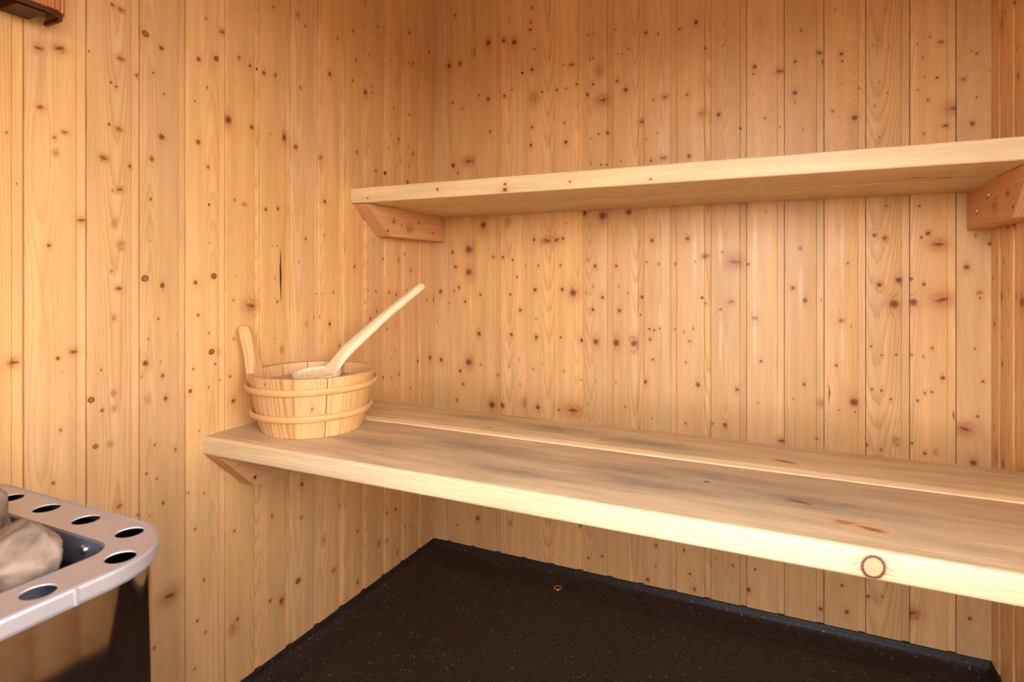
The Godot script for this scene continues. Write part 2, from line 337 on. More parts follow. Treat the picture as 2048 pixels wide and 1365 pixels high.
# ------------------------------------------------------------------ wood
# Grain of sawn pine: year rings of a log cut by the board's face; grain runs down the image. Knots push the grain aside.
func wood(w: int, h: int, mmx: float, mmy: float, edges: Array, knots: Array, early: Color, late: Color, amount: float, tone_spread: float, sd: int, ring_lo := 2.2, ring_hi := 4.4, tones := [], wear_shade := []) -> ImageTexture:
	var r := RandomNumberGenerator.new()
	r.seed = sd
	var n1 := FastNoiseLite.new()
	n1.seed = sd
	n1.frequency = 1.0
	n1.noise_type = FastNoiseLite.TYPE_SIMPLEX_SMOOTH
	n1.fractal_octaves = 2
	var count := edges.size() - 1
	var pcx := PackedFloat32Array(); var pdz := PackedFloat32Array(); var psl := PackedFloat32Array(); var prg := PackedFloat32Array()
	var tr := PackedFloat32Array(); var tg := PackedFloat32Array(); var tb := PackedFloat32Array(); var pam := PackedFloat32Array()
	for p in count:
		var mid: float = (edges[p] + edges[p + 1]) * 0.5
		pcx.append(mid + r.randf_range(-60.0, 60.0))
		pdz.append(r.randf_range(24.0, 75.0))
		psl.append(r.randf_range(0.008, 0.030) * (1.0 if r.randf() < 0.5 else -1.0))
		prg.append(r.randf_range(ring_lo, ring_hi))
		pam.append(amount * r.randf_range(0.65, 1.25))
		var t := 1.0 + r.randf_range(-tone_spread, tone_spread)
		if tones:
			t = tones[p]
		var warm := r.randf_range(-0.025, 0.025)
		tr.append(t * (1.0 + warm * 0.3)); tg.append(t); tb.append(t * (1.0 - warm * 1.4))
	var pid := PackedInt32Array()
	pid.resize(w)
	var q := 0
	for i in w:
		while q < count - 1 and (i + 0.5) * mmx > edges[q + 1]:
			q += 1
		pid[i] = q
	var er := early.r * 255.0; var eg := early.g * 255.0; var eb := early.b * 255.0
	var dr := late.r * 255.0 - er; var dg := late.g * 255.0 - eg; var db := late.b * 255.0 - eb
	var step := 6
	var rows := int(h / step)
	var low := PackedByteArray()
	low.resize(w * rows * 3)
	var wz := PackedFloat32Array(); wz.resize(count)
	var wx := PackedFloat32Array(); wx.resize(count)
	var at := 0
	for j in rows:
		var y := (j + 0.5) * step * mmy
		for p in count:
			wz[p] = pdz[p] + psl[p] * y + n1.get_noise_2d(y * 0.0014, p * 7.31) * 4.5
			wx[p] = pcx[p] + n1.get_noise_2d(y * 0.0014, p * 7.31 + 400.0) * 4.0
		for i in w:
			var x := (i + 0.5) * mmx
			var p := pid[i]
			var dx := x - wx[p]
			var ph := sqrt(dx * dx + wz[p] * wz[p]) / prg[p] + 0.16 * n1.get_noise_2d(x * 0.12, y * 0.005)
			var fr := ph - floorf(ph)
			var L := 0.0
			if fr > 0.9:
				L = (1.0 - fr) * 10.0
			elif fr > 0.45:
				L = (fr - 0.45) * 2.2222
			L = L * pam[p]
			var k := 1.0 + 0.030 * n1.get_noise_2d(x * 0.8, y * 0.012 + 50.0) + 0.055 * n1.get_noise_2d(x * 0.035 + p * 3.0, y * 0.0022 + 90.0)
			low[at] = clampi(int((er + dr * L) * tr[p] * k), 0, 255)
			low[at + 1] = clampi(int((eg + dg * L) * tg[p] * k), 0, 255)
			low[at + 2] = clampi(int((eb + db * L) * tb[p] * k), 0, 255)
			at += 3
	# grey-brown wear streaks along the grain, plus painted shade darkening a top face
	for u in wear_shade:
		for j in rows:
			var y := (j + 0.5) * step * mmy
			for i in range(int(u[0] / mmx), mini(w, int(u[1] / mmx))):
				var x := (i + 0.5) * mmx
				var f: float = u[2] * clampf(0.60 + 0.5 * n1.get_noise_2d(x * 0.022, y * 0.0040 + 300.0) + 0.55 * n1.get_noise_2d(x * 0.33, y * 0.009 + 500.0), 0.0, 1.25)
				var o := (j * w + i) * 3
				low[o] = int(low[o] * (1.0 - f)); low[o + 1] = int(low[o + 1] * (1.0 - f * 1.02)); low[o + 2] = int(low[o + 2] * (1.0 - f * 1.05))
	var im := Image.create_from_data(w, rows, false, Image.FORMAT_RGB8, low)
	im.resize(w, h, Image.INTERPOLATE_CUBIC)
	var d := im.get_data()
	for c in range(0, knots.size(), 4):
		var kx: float = knots[c]
		var ky: float = knots[c + 1]
		var kr: float = knots[c + 2]
		var kind := int(knots[c + 3])
		var big := clampf(kr / 7.0, 0.5, 1.5)
		var tilt := r.randf_range(-0.45, 0.45)
		var redder := r.randf_range(0.85, 1.15)
		var rx := kr * 0.92; var ry := kr * 0.92
		var sx := kr * 2.1; var sy := kr * 3.6
		var core := clampf(0.62 + kr * 0.045, 0.0, 0.92); var halo := 0.16 * big
		match kind:
			1: rx = kr * 1.25; ry = kr * 0.42; core = 0.80; sx = kr * (2.3 if kr < 8.0 else 3.4); sy = kr * (1.9 if kr < 8.0 else 2.6); halo = 0.34
			2: rx = kr * 0.75; ry = kr * 0.85; core = 1.0; sx = kr * 1.6; sy = kr * 2.0; halo = 0.12
			3: core = 0.0; sx = kr * 1.9; sy = kr * 2.6; halo = 0.34
			4: rx = 2.8 if kr > 40.0 else 1.2; ry = kr; core = 1.0; sx = 3.0; sy = kr; halo = 0.05; tilt = 0.0
			5: rx = kr * 1.05; ry = kr * 0.9; core = 0.95; sx = kr * 1.5; sy = kr * 1.9; halo = 0.12
			8: rx = kr * 0.42; ry = kr * 1.35; core = 0.62; sx = kr * 1.2; sy = kr * 3.0; halo = 0.25; tilt = 0.30
			6: core = 0.0; sx = kr; sy = kr * 5.0; halo = 0.0
			7: core = 0.0; sx = 5.0; sy = kr; halo = 0.0
		var ix0 := maxi(0, int((kx - sx * 1.8) / mmx)); var ix1 := mini(w - 1, int((kx + sx * 1.8) / mmx))
		var iy0 := maxi(0, int((ky - sy * 1.8) / mmy)); var iy1 := mini(h - 1, int((ky + sy * 1.8) / mmy))
		var own := pid[clampi(int(kx / mmx), 0, w - 1)]
		var ct := cos(tilt); var stl := sin(tilt)
		for iy in range(iy0, iy1 + 1):
			var y := (iy + 0.5) * mmy
			var dy := y - ky
			var ey := dy / sy
			var zz := pdz[own] + psl[own] * y + n1.get_noise_2d(y * 0.0014, own * 7.31) * 4.5
			var xx := pcx[own] + n1.get_noise_2d(y * 0.0014, own * 7.31 + 400.0) * 5.0
			for ix in range(ix0, ix1 + 1):
				if pid[ix] != own:
					continue
				var x := (ix + 0.5) * mmx
				var dx := x - kx
				var ex := dx / sx
				var e2 := ex * ex + ey * ey
				if e2 > 3.2:
					continue
				var o := (iy * w + ix) * 3
				var R := float(d[o]); var G := float(d[o + 1]); var B := float(d[o + 2])
				var wgt := exp(-e2 * 1.5)
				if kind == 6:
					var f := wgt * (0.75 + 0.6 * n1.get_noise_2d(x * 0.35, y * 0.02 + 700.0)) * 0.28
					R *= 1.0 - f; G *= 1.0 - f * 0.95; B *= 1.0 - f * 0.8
				elif kind == 7:
					var f := clampf(wgt * 1.3, 0.0, 1.0) * (0.7 + 0.5 * n1.get_noise_2d(x * 0.5, y * 0.03))
					R = lerpf(R, 252.0, f * 0.75); G = lerpf(G, 226.0, f * 0.75); B = lerpf(B, 196.0, f * 0.75)
				else:
					if kind != 4 and kind != 2:
						var xs := kx + dx * (1.0 - 0.9 * wgt) - xx
						var ph := sqrt(xs * xs + zz * zz) / prg[own] + 0.16 * n1.get_noise_2d(x * 0.12, y * 0.005) + wgt * 1.6
						var fr := ph - floorf(ph)
						var L := 0.0
						if fr > 0.9:
							L = (1.0 - fr) * 10.0
						elif fr > 0.45:
							L = (fr - 0.45) * 2.2222
						L = L * pam[own] * (1.0 + wgt)
						var blend := clampf(wgt * 2.2 - 0.15, 0.0, 1.0)
						R = lerpf(R, (er + dr * L) * tr[own], blend); G = lerpf(G, (eg + dg * L) * tg[own], blend); B = lerpf(B, (eb + db * L) * tb[own], blend)
					var f := halo * wgt * (1.0 + 0.7 * n1.get_noise_2d(x * 0.3, y * 0.12))
					R *= 1.0 - f * 0.42; G *= 1.0 - f * 0.72 * redder; B *= 1.0 - f * 0.90 * redder
					if core > 0.0:
						var u := (dx * ct + dy * stl) / rx
						var v := (-dx * stl + dy * ct) / ry
						if kind == 4:
							u = (dx + 2.2 * n1.get_noise_1d(y * 0.02 + kx)) / (rx * (1.0 - 0.7 * absf(v)))
							v *= 0.9
						var e := sqrt(u * u + v * v) * (1.0 + (0.05 if kind == 5 else 0.22) * n1.get_noise_2d(x * 0.5 + ky, y * 0.5))
						if kind == 4:
							e = maxf(absf(u), absf(v))
						var a := clampf((1.35 - e) * 1.5, 0.0, 1.0) * core
						var cr := lerpf(92.0, 172.0, clampf(e * 0.85, 0.0, 1.0)); var cg := lerpf(44.0, 100.0, clampf(e * 0.85, 0.0, 1.0)); var cb := lerpf(26.0, 56.0, clampf(e * 0.85, 0.0, 1.0))
						if kind == 5:
							a = clampf((1.10 - e) * 4.5, 0.0, 1.0) * core
							var line := clampf((0.20 - absf(e - 0.92)) * 10.0, 0.0, 1.0)
							cr = lerpf(218.0 if kr > 12.0 else 158.0, 76.0, line); cg = lerpf(164.0 if kr > 12.0 else 96.0, 40.0, line); cb = lerpf(118.0 if kr > 12.0 else 58.0, 30.0, line)
						if kind == 2 or kind == 4:
							a = clampf((1.2 - e) * 3.0, 0.0, 1.0) * core
							cr = 58.0; cg = 30.0; cb = 18.0
						R = lerpf(R, cr, a); G = lerpf(G, cg, a); B = lerpf(B, cb, a)
				d[o] = clampi(int(R), 0, 255); d[o + 1] = clampi(int(G), 0, 255); d[o + 2] = clampi(int(B), 0, 255)
	return ImageTexture.create_from_image(Image.create_from_data(w, h, false, Image.FORMAT_RGB8, d))


func mat(called: String, tex: Texture2D, rough: float, tint := Color.WHITE, spec := 0.5) -> StandardMaterial3D:
	var m := StandardMaterial3D.new()
	m.resource_name = called
	m.albedo_color = tint
	if tex:
		m.albedo_texture = tex
	m.roughness = rough
	m.metallic_specular = spec
	return m


func wall_edges(first: float, lo: float, hi: float) -> Array:
	var e := [lo]
	var s := first
	while s < hi - 0.004:
		if s > lo + 0.004:
			e.append(s)
		s += PITCH
	e.append(hi)
	return e


func wall_texture(lo: float, hi: float, first: float, px: int, knots: Array, sd: int) -> ImageTexture:
	var edges := []
	for e in wall_edges(first, lo, hi):
		edges.append((e - lo) * 1000.0)
	var k := []
	for c in range(0, knots.size(), 4):
		k.append_array([knots[c] - lo * 1000.0, (TOP * 1000.0) - knots[c + 1], knots[c + 2], knots[c + 3]])
	return wood(px, 1792, (hi - lo) * 1000.0 / px, TOP * 1000.0 / 1792.0, edges, k, PINE_EARLY, PINE_LATE, 0.46, 0.045, sd, 1.4, 2.8)


const PINE_EARLY := Color(0.892, 0.722, 0.488)
const PINE_LATE := Color(0.775, 0.540, 0.322)


func _materials() -> void:
	M.left = mat("pine_panel", wall_texture(0.30, DEPTH, 0.5250 - 2.0 * PITCH, 1792, KNOTS_LEFT, 11), 0.42)
	var backs := KNOTS_BACK.duplicate()
	backs.append_array([-83, 1000, 120, 7, -83, 780, 90, 7, 123, 1000, 120, 7, 123, 760, 90, 7, -171, 760, 80, 7, -171, 1010, 60, 7, -240, 980, 90, 7, 28, 900, 70, 7])
	M.back = mat("pine_panel", wall_texture(LEFT, RIGHT, 0.175 - 13.0 * PITCH, 1792, backs, 12), 0.42)
	# benches: the texture is wrapped round each board; x = round the board (mm), y = along it (mm)
	var kb := [20, 1194, 14.5, 5, 112, 1179, 17, 8, 106, 1200, 12, 8, 170, 1115, 12, 8, 705, 1093, 15, 8,
		120, 700, 4, 8, 200, 980, 5, 0, 700, 760, 4, 8, 740, 905, 4, 8, 725, 660, 3, 2, 690, 505, 6, 8,
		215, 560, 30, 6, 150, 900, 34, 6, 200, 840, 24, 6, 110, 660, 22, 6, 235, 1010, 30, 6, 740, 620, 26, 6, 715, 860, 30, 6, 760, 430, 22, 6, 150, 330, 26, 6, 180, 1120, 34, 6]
	M.bench_low = mat("bench_spruce", wood(1030, 1536, 1.0, 1528.0 / 1536.0, [0, 603, 640, 668, 1030], kb, Color(0.910, 0.812, 0.630), Color(0.800, 0.645, 0.435), 0.75, 0.01, 21, 1.8, 3.6, [1.0, 1.0, 1.06, 0.99], [[46, 300, 0.15], [668, 815, 0.15]]), 0.48)  # top faces get wear with shade painted in, the front edge stays pale
	var ku := [12, 474, 6, 0, 25, 474, 4, 0, 24, 281, 4, 0, 14, 57, 2.5, 2, 20, 641, 3, 0, 13, 827, 3, 0, 340, 60, 5, 0, 400, 870, 7, 8, 300, 200, 4, 0, 320, 1340, 10, 8, 300, 1390, 8, 8, 880, 950, 6, 8]
	M.bench_high = mat("bench_spruce", wood(1012, 1536, 1.0, 1528.0 / 1536.0, [0, 470, 1012], ku, Color(0.910, 0.812, 0.630), Color(0.800, 0.645, 0.435), 0.65, 0.01, 22, 1.8, 3.6), 0.48)
	M.bracket = mat("bracket_pine", wood(400, 512, 1.0, 1.0, [0, 400], [60, 120, 6, 0, 75, 200, 9, 3, 55, 250, 4, 0, 80, 330, 4, 0, 250, 180, 7, 0, 90, 90, 4, 2, 300, 330, 5, 0], Color(0.900, 0.690, 0.480), Color(0.770, 0.510, 0.310), 0.9, 0.0, 23, 3.0, 5.5), 0.5)
	M.stave = mat("stave_pine", wood(800, 256, 1.0, 0.6, [0, 62, 100, 150, 205, 260, 330, 390, 460, 520, 580, 650, 720, 800], [85, 40, 3, 4, 180, 90, 3, 0, 470, 60, 3, 0], Color(0.890, 0.725, 0.500), Color(0.720, 0.480, 0.270), 0.75, 0.03, 24, 2.0, 3.8), 0.55)
	M.hoop = mat("hoop_juniper", wood(64, 1024, 0.6, 1.0, [0, 40], [20, 330, 3, 1, 22, 520, 3, 1, 15, 700, 2, 0], Color(0.890, 0.710, 0.490), Color(0.770, 0.540, 0.330), 0.6, 0.0, 25), 0.5)
	M.ladle = mat("ladle_aspen", wood(128, 512, 0.8, 0.8, [0, 110], [], Color(0.965, 0.900, 0.770), Color(0.920, 0.810, 0.640), 0.6, 0.0, 26, 4.0, 6.0), 0.5)
	M.lamp = mat("lamp_stained_wood", wood(256, 256, 1.0, 1.0, [0, 60, 120, 180, 256], [], Color(0.80, 0.53, 0.33), Color(0.60, 0.35, 0.20), 0.8, 0.05, 27), 0.45)
	M.lamp_dark = mat("lamp_dark_wood", null, 0.5, Color(0.30, 0.13, 0.08))
	M.water = mat("cloudy_water", null, 0.12, Color(0.86, 0.77, 0.70))
	# floor: dark vinyl with pale and dark flecks
	var fl := Image.create(1024, 1024, false, Image.FORMAT_RGB8)
	fl.fill(Color(0.118, 0.098, 0.093))
	var r := RandomNumberGenerator.new()
	r.seed = 5
	for i in 52000:
		var v := r.randf_range(0.03, 0.27)
		fl.fill_rect(Rect2i(r.randi_range(0, 1023), r.randi_range(0, 1023), r.randi_range(1, 4), r.randi_range(1, 3)), Color(v, v * 0.86, v * 0.80))
	for i in 4200:
		var v := pow(r.randf(), 2.2) * 0.6 + 0.26
		var size := 1 if r.randf() < 0.4 else 2
		fl.fill_rect(Rect2i(r.randi_range(0, 1021), r.randi_range(0, 1022), size + r.randi_range(0, 2), size), Color(v, v * 0.93, v * 0.88))
	M.floor = mat("flecked_vinyl", ImageTexture.create_from_image(fl), 0.5, Color.WHITE, 0.45)
	M.floor.uv1_triplanar = true
	M.floor.uv1_world_triplanar = true
	M.floor.uv1_scale = Vector3(0.95, 0.95, 0.95)
	# metals
	M.steel = mat("brushed_steel", null, 0.42, Color(0.74, 0.72, 0.72))
	M.steel.metallic = 0.6
	M.mirror = mat("polished_steel", null, 0.07, Color(0.80, 0.78, 0.77))
	M.mirror.metallic = 1.0
	M.inner = mat("grey_steel", null, 0.45, Color(0.50, 0.50, 0.54))
	M.inner.metallic = 0.6
	M.screw = mat("bright_zinc", null, 0.25, Color(0.85, 0.85, 0.85))
	M.screw.metallic = 1.0
	M.brass = mat("brass", null, 0.35, Color(0.75, 0.58, 0.32))
	M.brass.metallic = 1.0
	var sn := FastNoiseLite.new()
	sn.seed = 3
	sn.frequency = 0.012
	sn.fractal_octaves = 5
	var st := NoiseTexture2D.new()
	st.width = 512
	st.height = 512
	st.seamless = true
	st.noise = sn
	var ramp := Gradient.new()
	ramp.set_color(0, Color(0.30, 0.26, 0.23))
	ramp.set_color(1, Color(0.72, 0.63, 0.53))
	ramp.add_point(0.5, Color(0.56, 0.47, 0.39))
	st.color_ramp = ramp
	M.stone = mat("olivine_stone", st, 0.85)
	M.stone.uv1_triplanar = true
	M.stone.uv1_scale = Vector3(5, 5, 5)
	M.backing = mat("dark_backing", null, 0.9, Color(0.16, 0.10, 0.07))
	M.glass = mat("door_glass", null, 0.02, Color(0.95, 1.0, 0.98, 0.06))
	M.glass.transparency = BaseMaterial3D.TRANSPARENCY_ALPHA


# ------------------------------------------------------------------ the room
# Tongue-and-groove boards side by side: face, a step down to the lip, a thin gap. s runs along the wall.
func boards(parent: Node3D, edges: Array, lo: float, hi: float, o: Vector3, ax: Vector3, ay: Vector3, y0: float, y1: float, m: Material, u_from: float, u_width: float) -> void:
	for i in edges.size() - 1:
		var a := maxf(edges[i], lo)
		var b := minf(edges[i + 1], hi)
		if b - a < 0.003:
			continue
		var cut := b >= hi - 0.0001 or b - a < 0.03
		var lip := 0.0 if cut else 0.0155
		var gap := 0.0 if cut else 0.0011
		var e := b - gap - lip
		var pts := PackedVector2Array([Vector2(a, -0.013), Vector2(a, -0.0007), Vector2(a + 0.0007, 0.0), Vector2(e - 0.0028, 0.0), Vector2(e - 0.0012, -0.0005), Vector2(e - 0.0003, -0.0016), Vector2(e, -0.0030), Vector2(e, -0.0046), Vector2(b - gap, -0.0046), Vector2(b - gap, -0.013)])
		if lip == 0.0:
			pts = PackedVector2Array([Vector2(a, -0.013), Vector2(a, -0.0007), Vector2(a + 0.0007, 0.0), Vector2(b - gap, 0.0), Vector2(b - gap, -0.013)])
		var us := PackedFloat32Array()
		for p in pts:
			us.append((p.x - u_from) / u_width)
		us.append((a - u_from) / u_width)
		var st := surf()
		extrude(st, pts, us, o, ax, ay, Vector3.UP, y0, y1, (TOP - y0) / TOP, (TOP - y1) / TOP)
		part("plank", st, m, parent)


func slab(called: String, parent: Node3D, lo: Vector3, hi: Vector3, m: Material) -> void:
	var st := surf()
	box(st, lo, hi)
	part(called, st, m, parent)


func oriented_box(st: SurfaceTool, o: Vector3, ax: Vector3, ay: Vector3, s0: float, s1: float, y0: float, y1: float, n0: float, n1: float) -> void:
	var a := o + ax * s0 + ay * n0 + Vector3(0, y0, 0)
	var b := o + ax * s1 + ay * n1 + Vector3(0, y1, 0)
	box(st, Vector3(minf(a.x, b.x), y0, minf(a.z, b.z)), Vector3(maxf(a.x, b.x), y1, maxf(a.z, b.z)))


# A boarded wall with one opening from s0 to s1 and y0 to y1.
func holed(parent: Node3D, edges: Array, lo: float, hi: float, s0: float, s1: float, y0: float, y1: float, o: Vector3, ax: Vector3, ay: Vector3, u_from: float) -> void:
	for b in [[lo - 0.07, s0, 0.0, TOP + 0.05], [s1, hi + 0.07, 0.0, TOP + 0.05], [s0, s1, y1, TOP + 0.05], [s0, s1, 0.0, y0]]:
		if b[3] - b[2] > 0.05:
			var st := surf()
			oriented_box(st, o, ax, ay, b[0], b[1], b[2], b[3], -0.07, -0.012)
			part("backing", st, M.backing, parent)
	boards(parent, edges, lo, s0, o, ax, ay, FOOT, TOP, M.back, u_from, RIGHT - LEFT)
	boards(parent, edges, s1, hi, o, ax, ay, FOOT, TOP, M.back, u_from, RIGHT - LEFT)
	boards(parent, edges, s0, s1, o, ax, ay, y1, TOP, M.back, u_from, RIGHT - LEFT)
	if y0 > 0.1:
		boards(parent, edges, s0, s1, o, ax, ay, FOOT, y0, M.back, u_from, RIGHT - LEFT)


func glazing(parent: Node3D, s0: float, s1: float, y0: float, y1: float, o: Vector3, ax: Vector3, ay: Vector3) -> void:
	var w := 0.025
	var sill := 0.56 if y0 < 0.1 else w
	for b in [["jamb", s0, s0 + w, y0, y1], ["jamb", s1 - w, s1, y0, y1], ["lintel", s0 + w, s1 - w, y1 - w, y1], ["sill" if y0 > 0.1 else "door_panel", s0 + w, s1 - w, y0, y0 + sill]]:
		if b[4] - b[3] > 0.01:
			var st := surf()
			oriented_box(st, o, ax, ay, b[1], b[2], b[3], b[4], -0.072, 0.004)
			part(b[0], st, M.bracket, parent)
	var g := surf()
	oriented_box(g, o, ax, ay, s0 + w + 0.001, s1 - w - 0.001, y0 + maxf(sill, 0.010), y1 - w - 0.001, -0.044, -0.036)
	part("pane", g, M.glass, parent)


func _room() -> void:
	var wb := structure("wall_back", "back wall of vertical knotty pine boards behind both benches")
	slab("backing", wb, Vector3(LEFT - 0.07, 0, -DEPTH - 0.07), Vector3(RIGHT + 0.07, TOP + 0.05, -DEPTH - 0.012), M.backing)
	boards(wb, wall_edges(0.175 - 13.0 * PITCH, LEFT, RIGHT), LEFT, RIGHT, Vector3(0, 0, -DEPTH), Vector3.RIGHT, Vector3.BACK, FOOT, TOP, M.back, LEFT, RIGHT - LEFT)
	var wl := structure("wall_left", "left wall of vertical knotty pine boards behind heater and bucket")
	slab("backing", wl, Vector3(LEFT - 0.07, 0, -DEPTH - 0.012), Vector3(LEFT - 0.012, TOP + 0.05, FRONT + 0.07), M.backing)
	boards(wl, wall_edges(0.5250 - 12.0 * PITCH, -FRONT, DEPTH), -FRONT, DEPTH, Vector3(LEFT, 0, 0), Vector3.FORWARD, Vector3.RIGHT, FOOT, TOP, M.left, 0.30, DEPTH - 0.30)
	# unseen right-wall window added, front door half solid, both sized to shape the daylight
	var dh := 1.64
	var wr := structure("wall_right", "right wall of vertical pine boards at the bench ends")
	holed(wr, wall_edges(-1.653, -DEPTH, FRONT), -DEPTH, FRONT, -0.46, 0.14, 0.80, dh, Vector3(RIGHT, 0, 0), Vector3.BACK, Vector3.LEFT, -1.653 - 4.0 * PITCH + 0.0006)
	glazing(structure("window_added_1", "unseen side window added in the right wall to let in daylight"), -0.46, 0.14, 0.80, dh, Vector3(RIGHT, 0, 0), Vector3.BACK, Vector3.LEFT)
	var wf := structure("wall_front", "front wall of vertical pine boards around the glass door")
	holed(wf, wall_edges(-RIGHT - 0.02, -RIGHT, -LEFT), -RIGHT, -LEFT, -0.39, 0.28, 0.0, dh, Vector3(0, 0, FRONT), Vector3.LEFT, Vector3.FORWARD, -RIGHT - 0.02 - 1.0 * PITCH)
	glazing(structure("door_1", "half-glazed pine sauna door"), -0.39, 0.28, 0.0, dh, Vector3(0, 0, FRONT), Vector3.LEFT, Vector3.FORWARD)
	# ceiling boards run from front to back
	var ce := structure("ceiling", "pine board ceiling")
	slab("backing", ce, Vector3(LEFT - 0.07, TOP + 0.012, -DEPTH - 0.07), Vector3(RIGHT + 0.07, TOP + 0.07, FRONT + 0.07), M.backing)
	var cedges := wall_edges(LEFT, LEFT, RIGHT)
	for i in cedges.size() - 1:
		var pts := PackedVector2Array([Vector2(cedges[i], 0.012), Vector2(cedges[i], 0), Vector2(cedges[i + 1] - 0.0155, 0), Vector2(cedges[i + 1] - 0.0155, 0.0045), Vector2(cedges[i + 1] - 0.001, 0.0045), Vector2(cedges[i + 1] - 0.001, 0.012)])
		var us := PackedFloat32Array()
		for p in pts:
			us.append((p.x - 0.175 + 13.0 * PITCH - LEFT + 0.1) / (RIGHT - LEFT))
		us.append(us[0])
		var st := surf()
		extrude(st, pts, us, Vector3(0, TOP, 0), Vector3.RIGHT, Vector3.UP, Vector3.BACK, -DEPTH, FRONT, 0.0, 1.0)
		part("plank", st, M.back, ce)
	# floor and its coved edge
	var fo := structure("floor", "dark brown vinyl floor with pale flecks")
	var fs := surf()
	box(fs, Vector3(LEFT - 0.07, -0.06, -DEPTH - 0.07), Vector3(RIGHT + 0.07, 0.0, FRONT + 0.07), 0.0005)
	part("vinyl_sheet", fs, M.floor, fo)
	var prof := PackedVector2Array([Vector2(-0.012, 0.0002), Vector2(-0.012, FOOT - 0.0005), Vector2(0.0008, FOOT - 0.0005), Vector2(0.0022, FOOT - 0.0018), Vector2(0.0032, FOOT - 0.004)])
	for k in 9:
		var a := deg_to_rad(90.0 * k / 8.0)
		prof.append(Vector2(0.004 + 0.052 * (1.0 - cos(a)), 0.0016 + 0.0285 * (1.0 - sin(a))))
	prof.append(Vector2(0.070, 0.0006))
	prof.append(Vector2(0.070, 0.0002))
	var pu := flat_us(prof.size(), prof, 1.0)
	for w in [["baseboard_back", Vector3(0, 0, -DEPTH), Vector3.BACK, Vector3.RIGHT, LEFT, RIGHT, "black coved skirting along the back wall"],
			["baseboard_left", Vector3(LEFT, 0, 0), Vector3.RIGHT, Vector3.BACK, -DEPTH, FRONT, "black coved skirting along the left wall"],
			["baseboard_right", Vector3(RIGHT, 0, 0), Vector3.LEFT, Vector3.BACK, -DEPTH, FRONT, "black coved skirting along the right wall"],
			["baseboard_front", Vector3(0, 0, FRONT), Vector3.FORWARD, Vector3.RIGHT, LEFT, -0.28, "black coved skirting along the front wall"]]:
		var st := surf()
		extrude(st, prof, pu, w[1], w[2], Vector3.UP, w[3], w[4], w[5], 0.0, 1.0)
		var o := part(w[0], st, M.floor, self)
		o.set_meta("kind", "structure")
		o.set_meta("label", w[6])
		o.set_meta("category", "skirting")


# ------------------------------------------------------------------ benches
func bench_board(parent: Node3D, called: String, d0: float, d1: float, y0: float, y1: float, r: float, m: Material, from_mm: float, tex_mm: float) -> void:
	var pts := round_rect(d1 - d0, y1 - y0, r)
	var us := flat_us(pts.size(), pts, 1000.0 / tex_mm, from_mm / tex_mm)
	var st := surf()
	extrude(st, pts, us, Vector3(0, y0, -d0), Vector3.FORWARD, Vector3.UP, Vector3.RIGHT, LEFT + 0.0005, RIGHT - 0.0005, 0.0, 1.0)
	part(called, st, m, parent)


# A board on edge against a side wall: front end cut at a slant.
func bracket(parent: Node3D, x0: float, x1: float, d0: float, d1: float, slant: float, y0: float, y1: float, screws: Array, inner: float) -> void:
	var pts := PackedVector2Array([Vector2(d0, y1), Vector2(d0 + 0.004, y1 - 0.006), Vector2(d0 + slant - 0.004, y0 + 0.003), Vector2(d0 + slant + 0.004, y0), Vector2(d1 - 0.003, y0), Vector2(d1, y0 + 0.003), Vector2(d1, y1)])
	# grain runs along the board: texture coordinates laid on the side faces
	var st := surf()
	var n := pts.size()
	var b := 0.0018
	for sgn in 2:
		var x := x0 if sgn == 0 else x1
		var nx := Vector3.LEFT if sgn == 0 else Vector3.RIGHT
		var ids := Geometry2D.triangulate_polygon(pts)
		for k in range(0, ids.size(), 3):
			var w: Array[Vector3] = []
			var u: Array[Vector2] = []
			for q in 3:
				var p := pts[ids[k + q]]
				w.append(Vector3(x, p.y, -p.x))
				u.append(Vector2((y1 - p.y) / 0.4 + 0.05, (p.x - d0) / 0.512))
			tri(st, w[0], w[1], w[2], nx, nx, nx, u[0], u[1], u[2])
	for i in n:
		var p := pts[i]
		var q := pts[(i + 1) % n]
		var e := (q - p).normalized()
		var nn := Vector3(0, -e.x, -e.y)
		var mid := (p + q) * 0.5 - Vector2((d0 + d1) * 0.5, (y0 + y1) * 0.5)
		if Vector2(-nn.z, nn.y).dot(mid) < 0.0:
			nn = -nn
		quad(st, [Vector3(x0, p.y, -p.x), Vector3(x1, p.y, -p.x), Vector3(x1, q.y, -q.x), Vector3(x0, q.y, -q.x)], [nn, nn, nn, nn],
			[Vector2(0.4, (p.x - d0) / 0.512), Vector2(0.52, (p.x - d0) / 0.512), Vector2(0.52, (q.x - d0) / 0.512), Vector2(0.4, (q.x - d0) / 0.512)])
	var o := part("bracket", st, M.bracket, parent)
	for s in screws:
		var sc := surf()
		var side := 1.0 if inner > 0.0 else -1.0
		var face := x1 if side > 0.0 else x0
		var tr := Transform3D(Basis(Vector3(0, 0, 1), -PI * 0.5 * side), Vector3(face, s[1], -s[0]))
		lathe(sc, PackedVector2Array([Vector2(0.0052, -0.0005), Vector2(0.0050, 0.0010), Vector2(0.0036, 0.0016), Vector2(0.0015, 0.0002), Vector2(0.0001, 0.0002)]), 12, tr)
		part("screw", sc, M.screw, o)


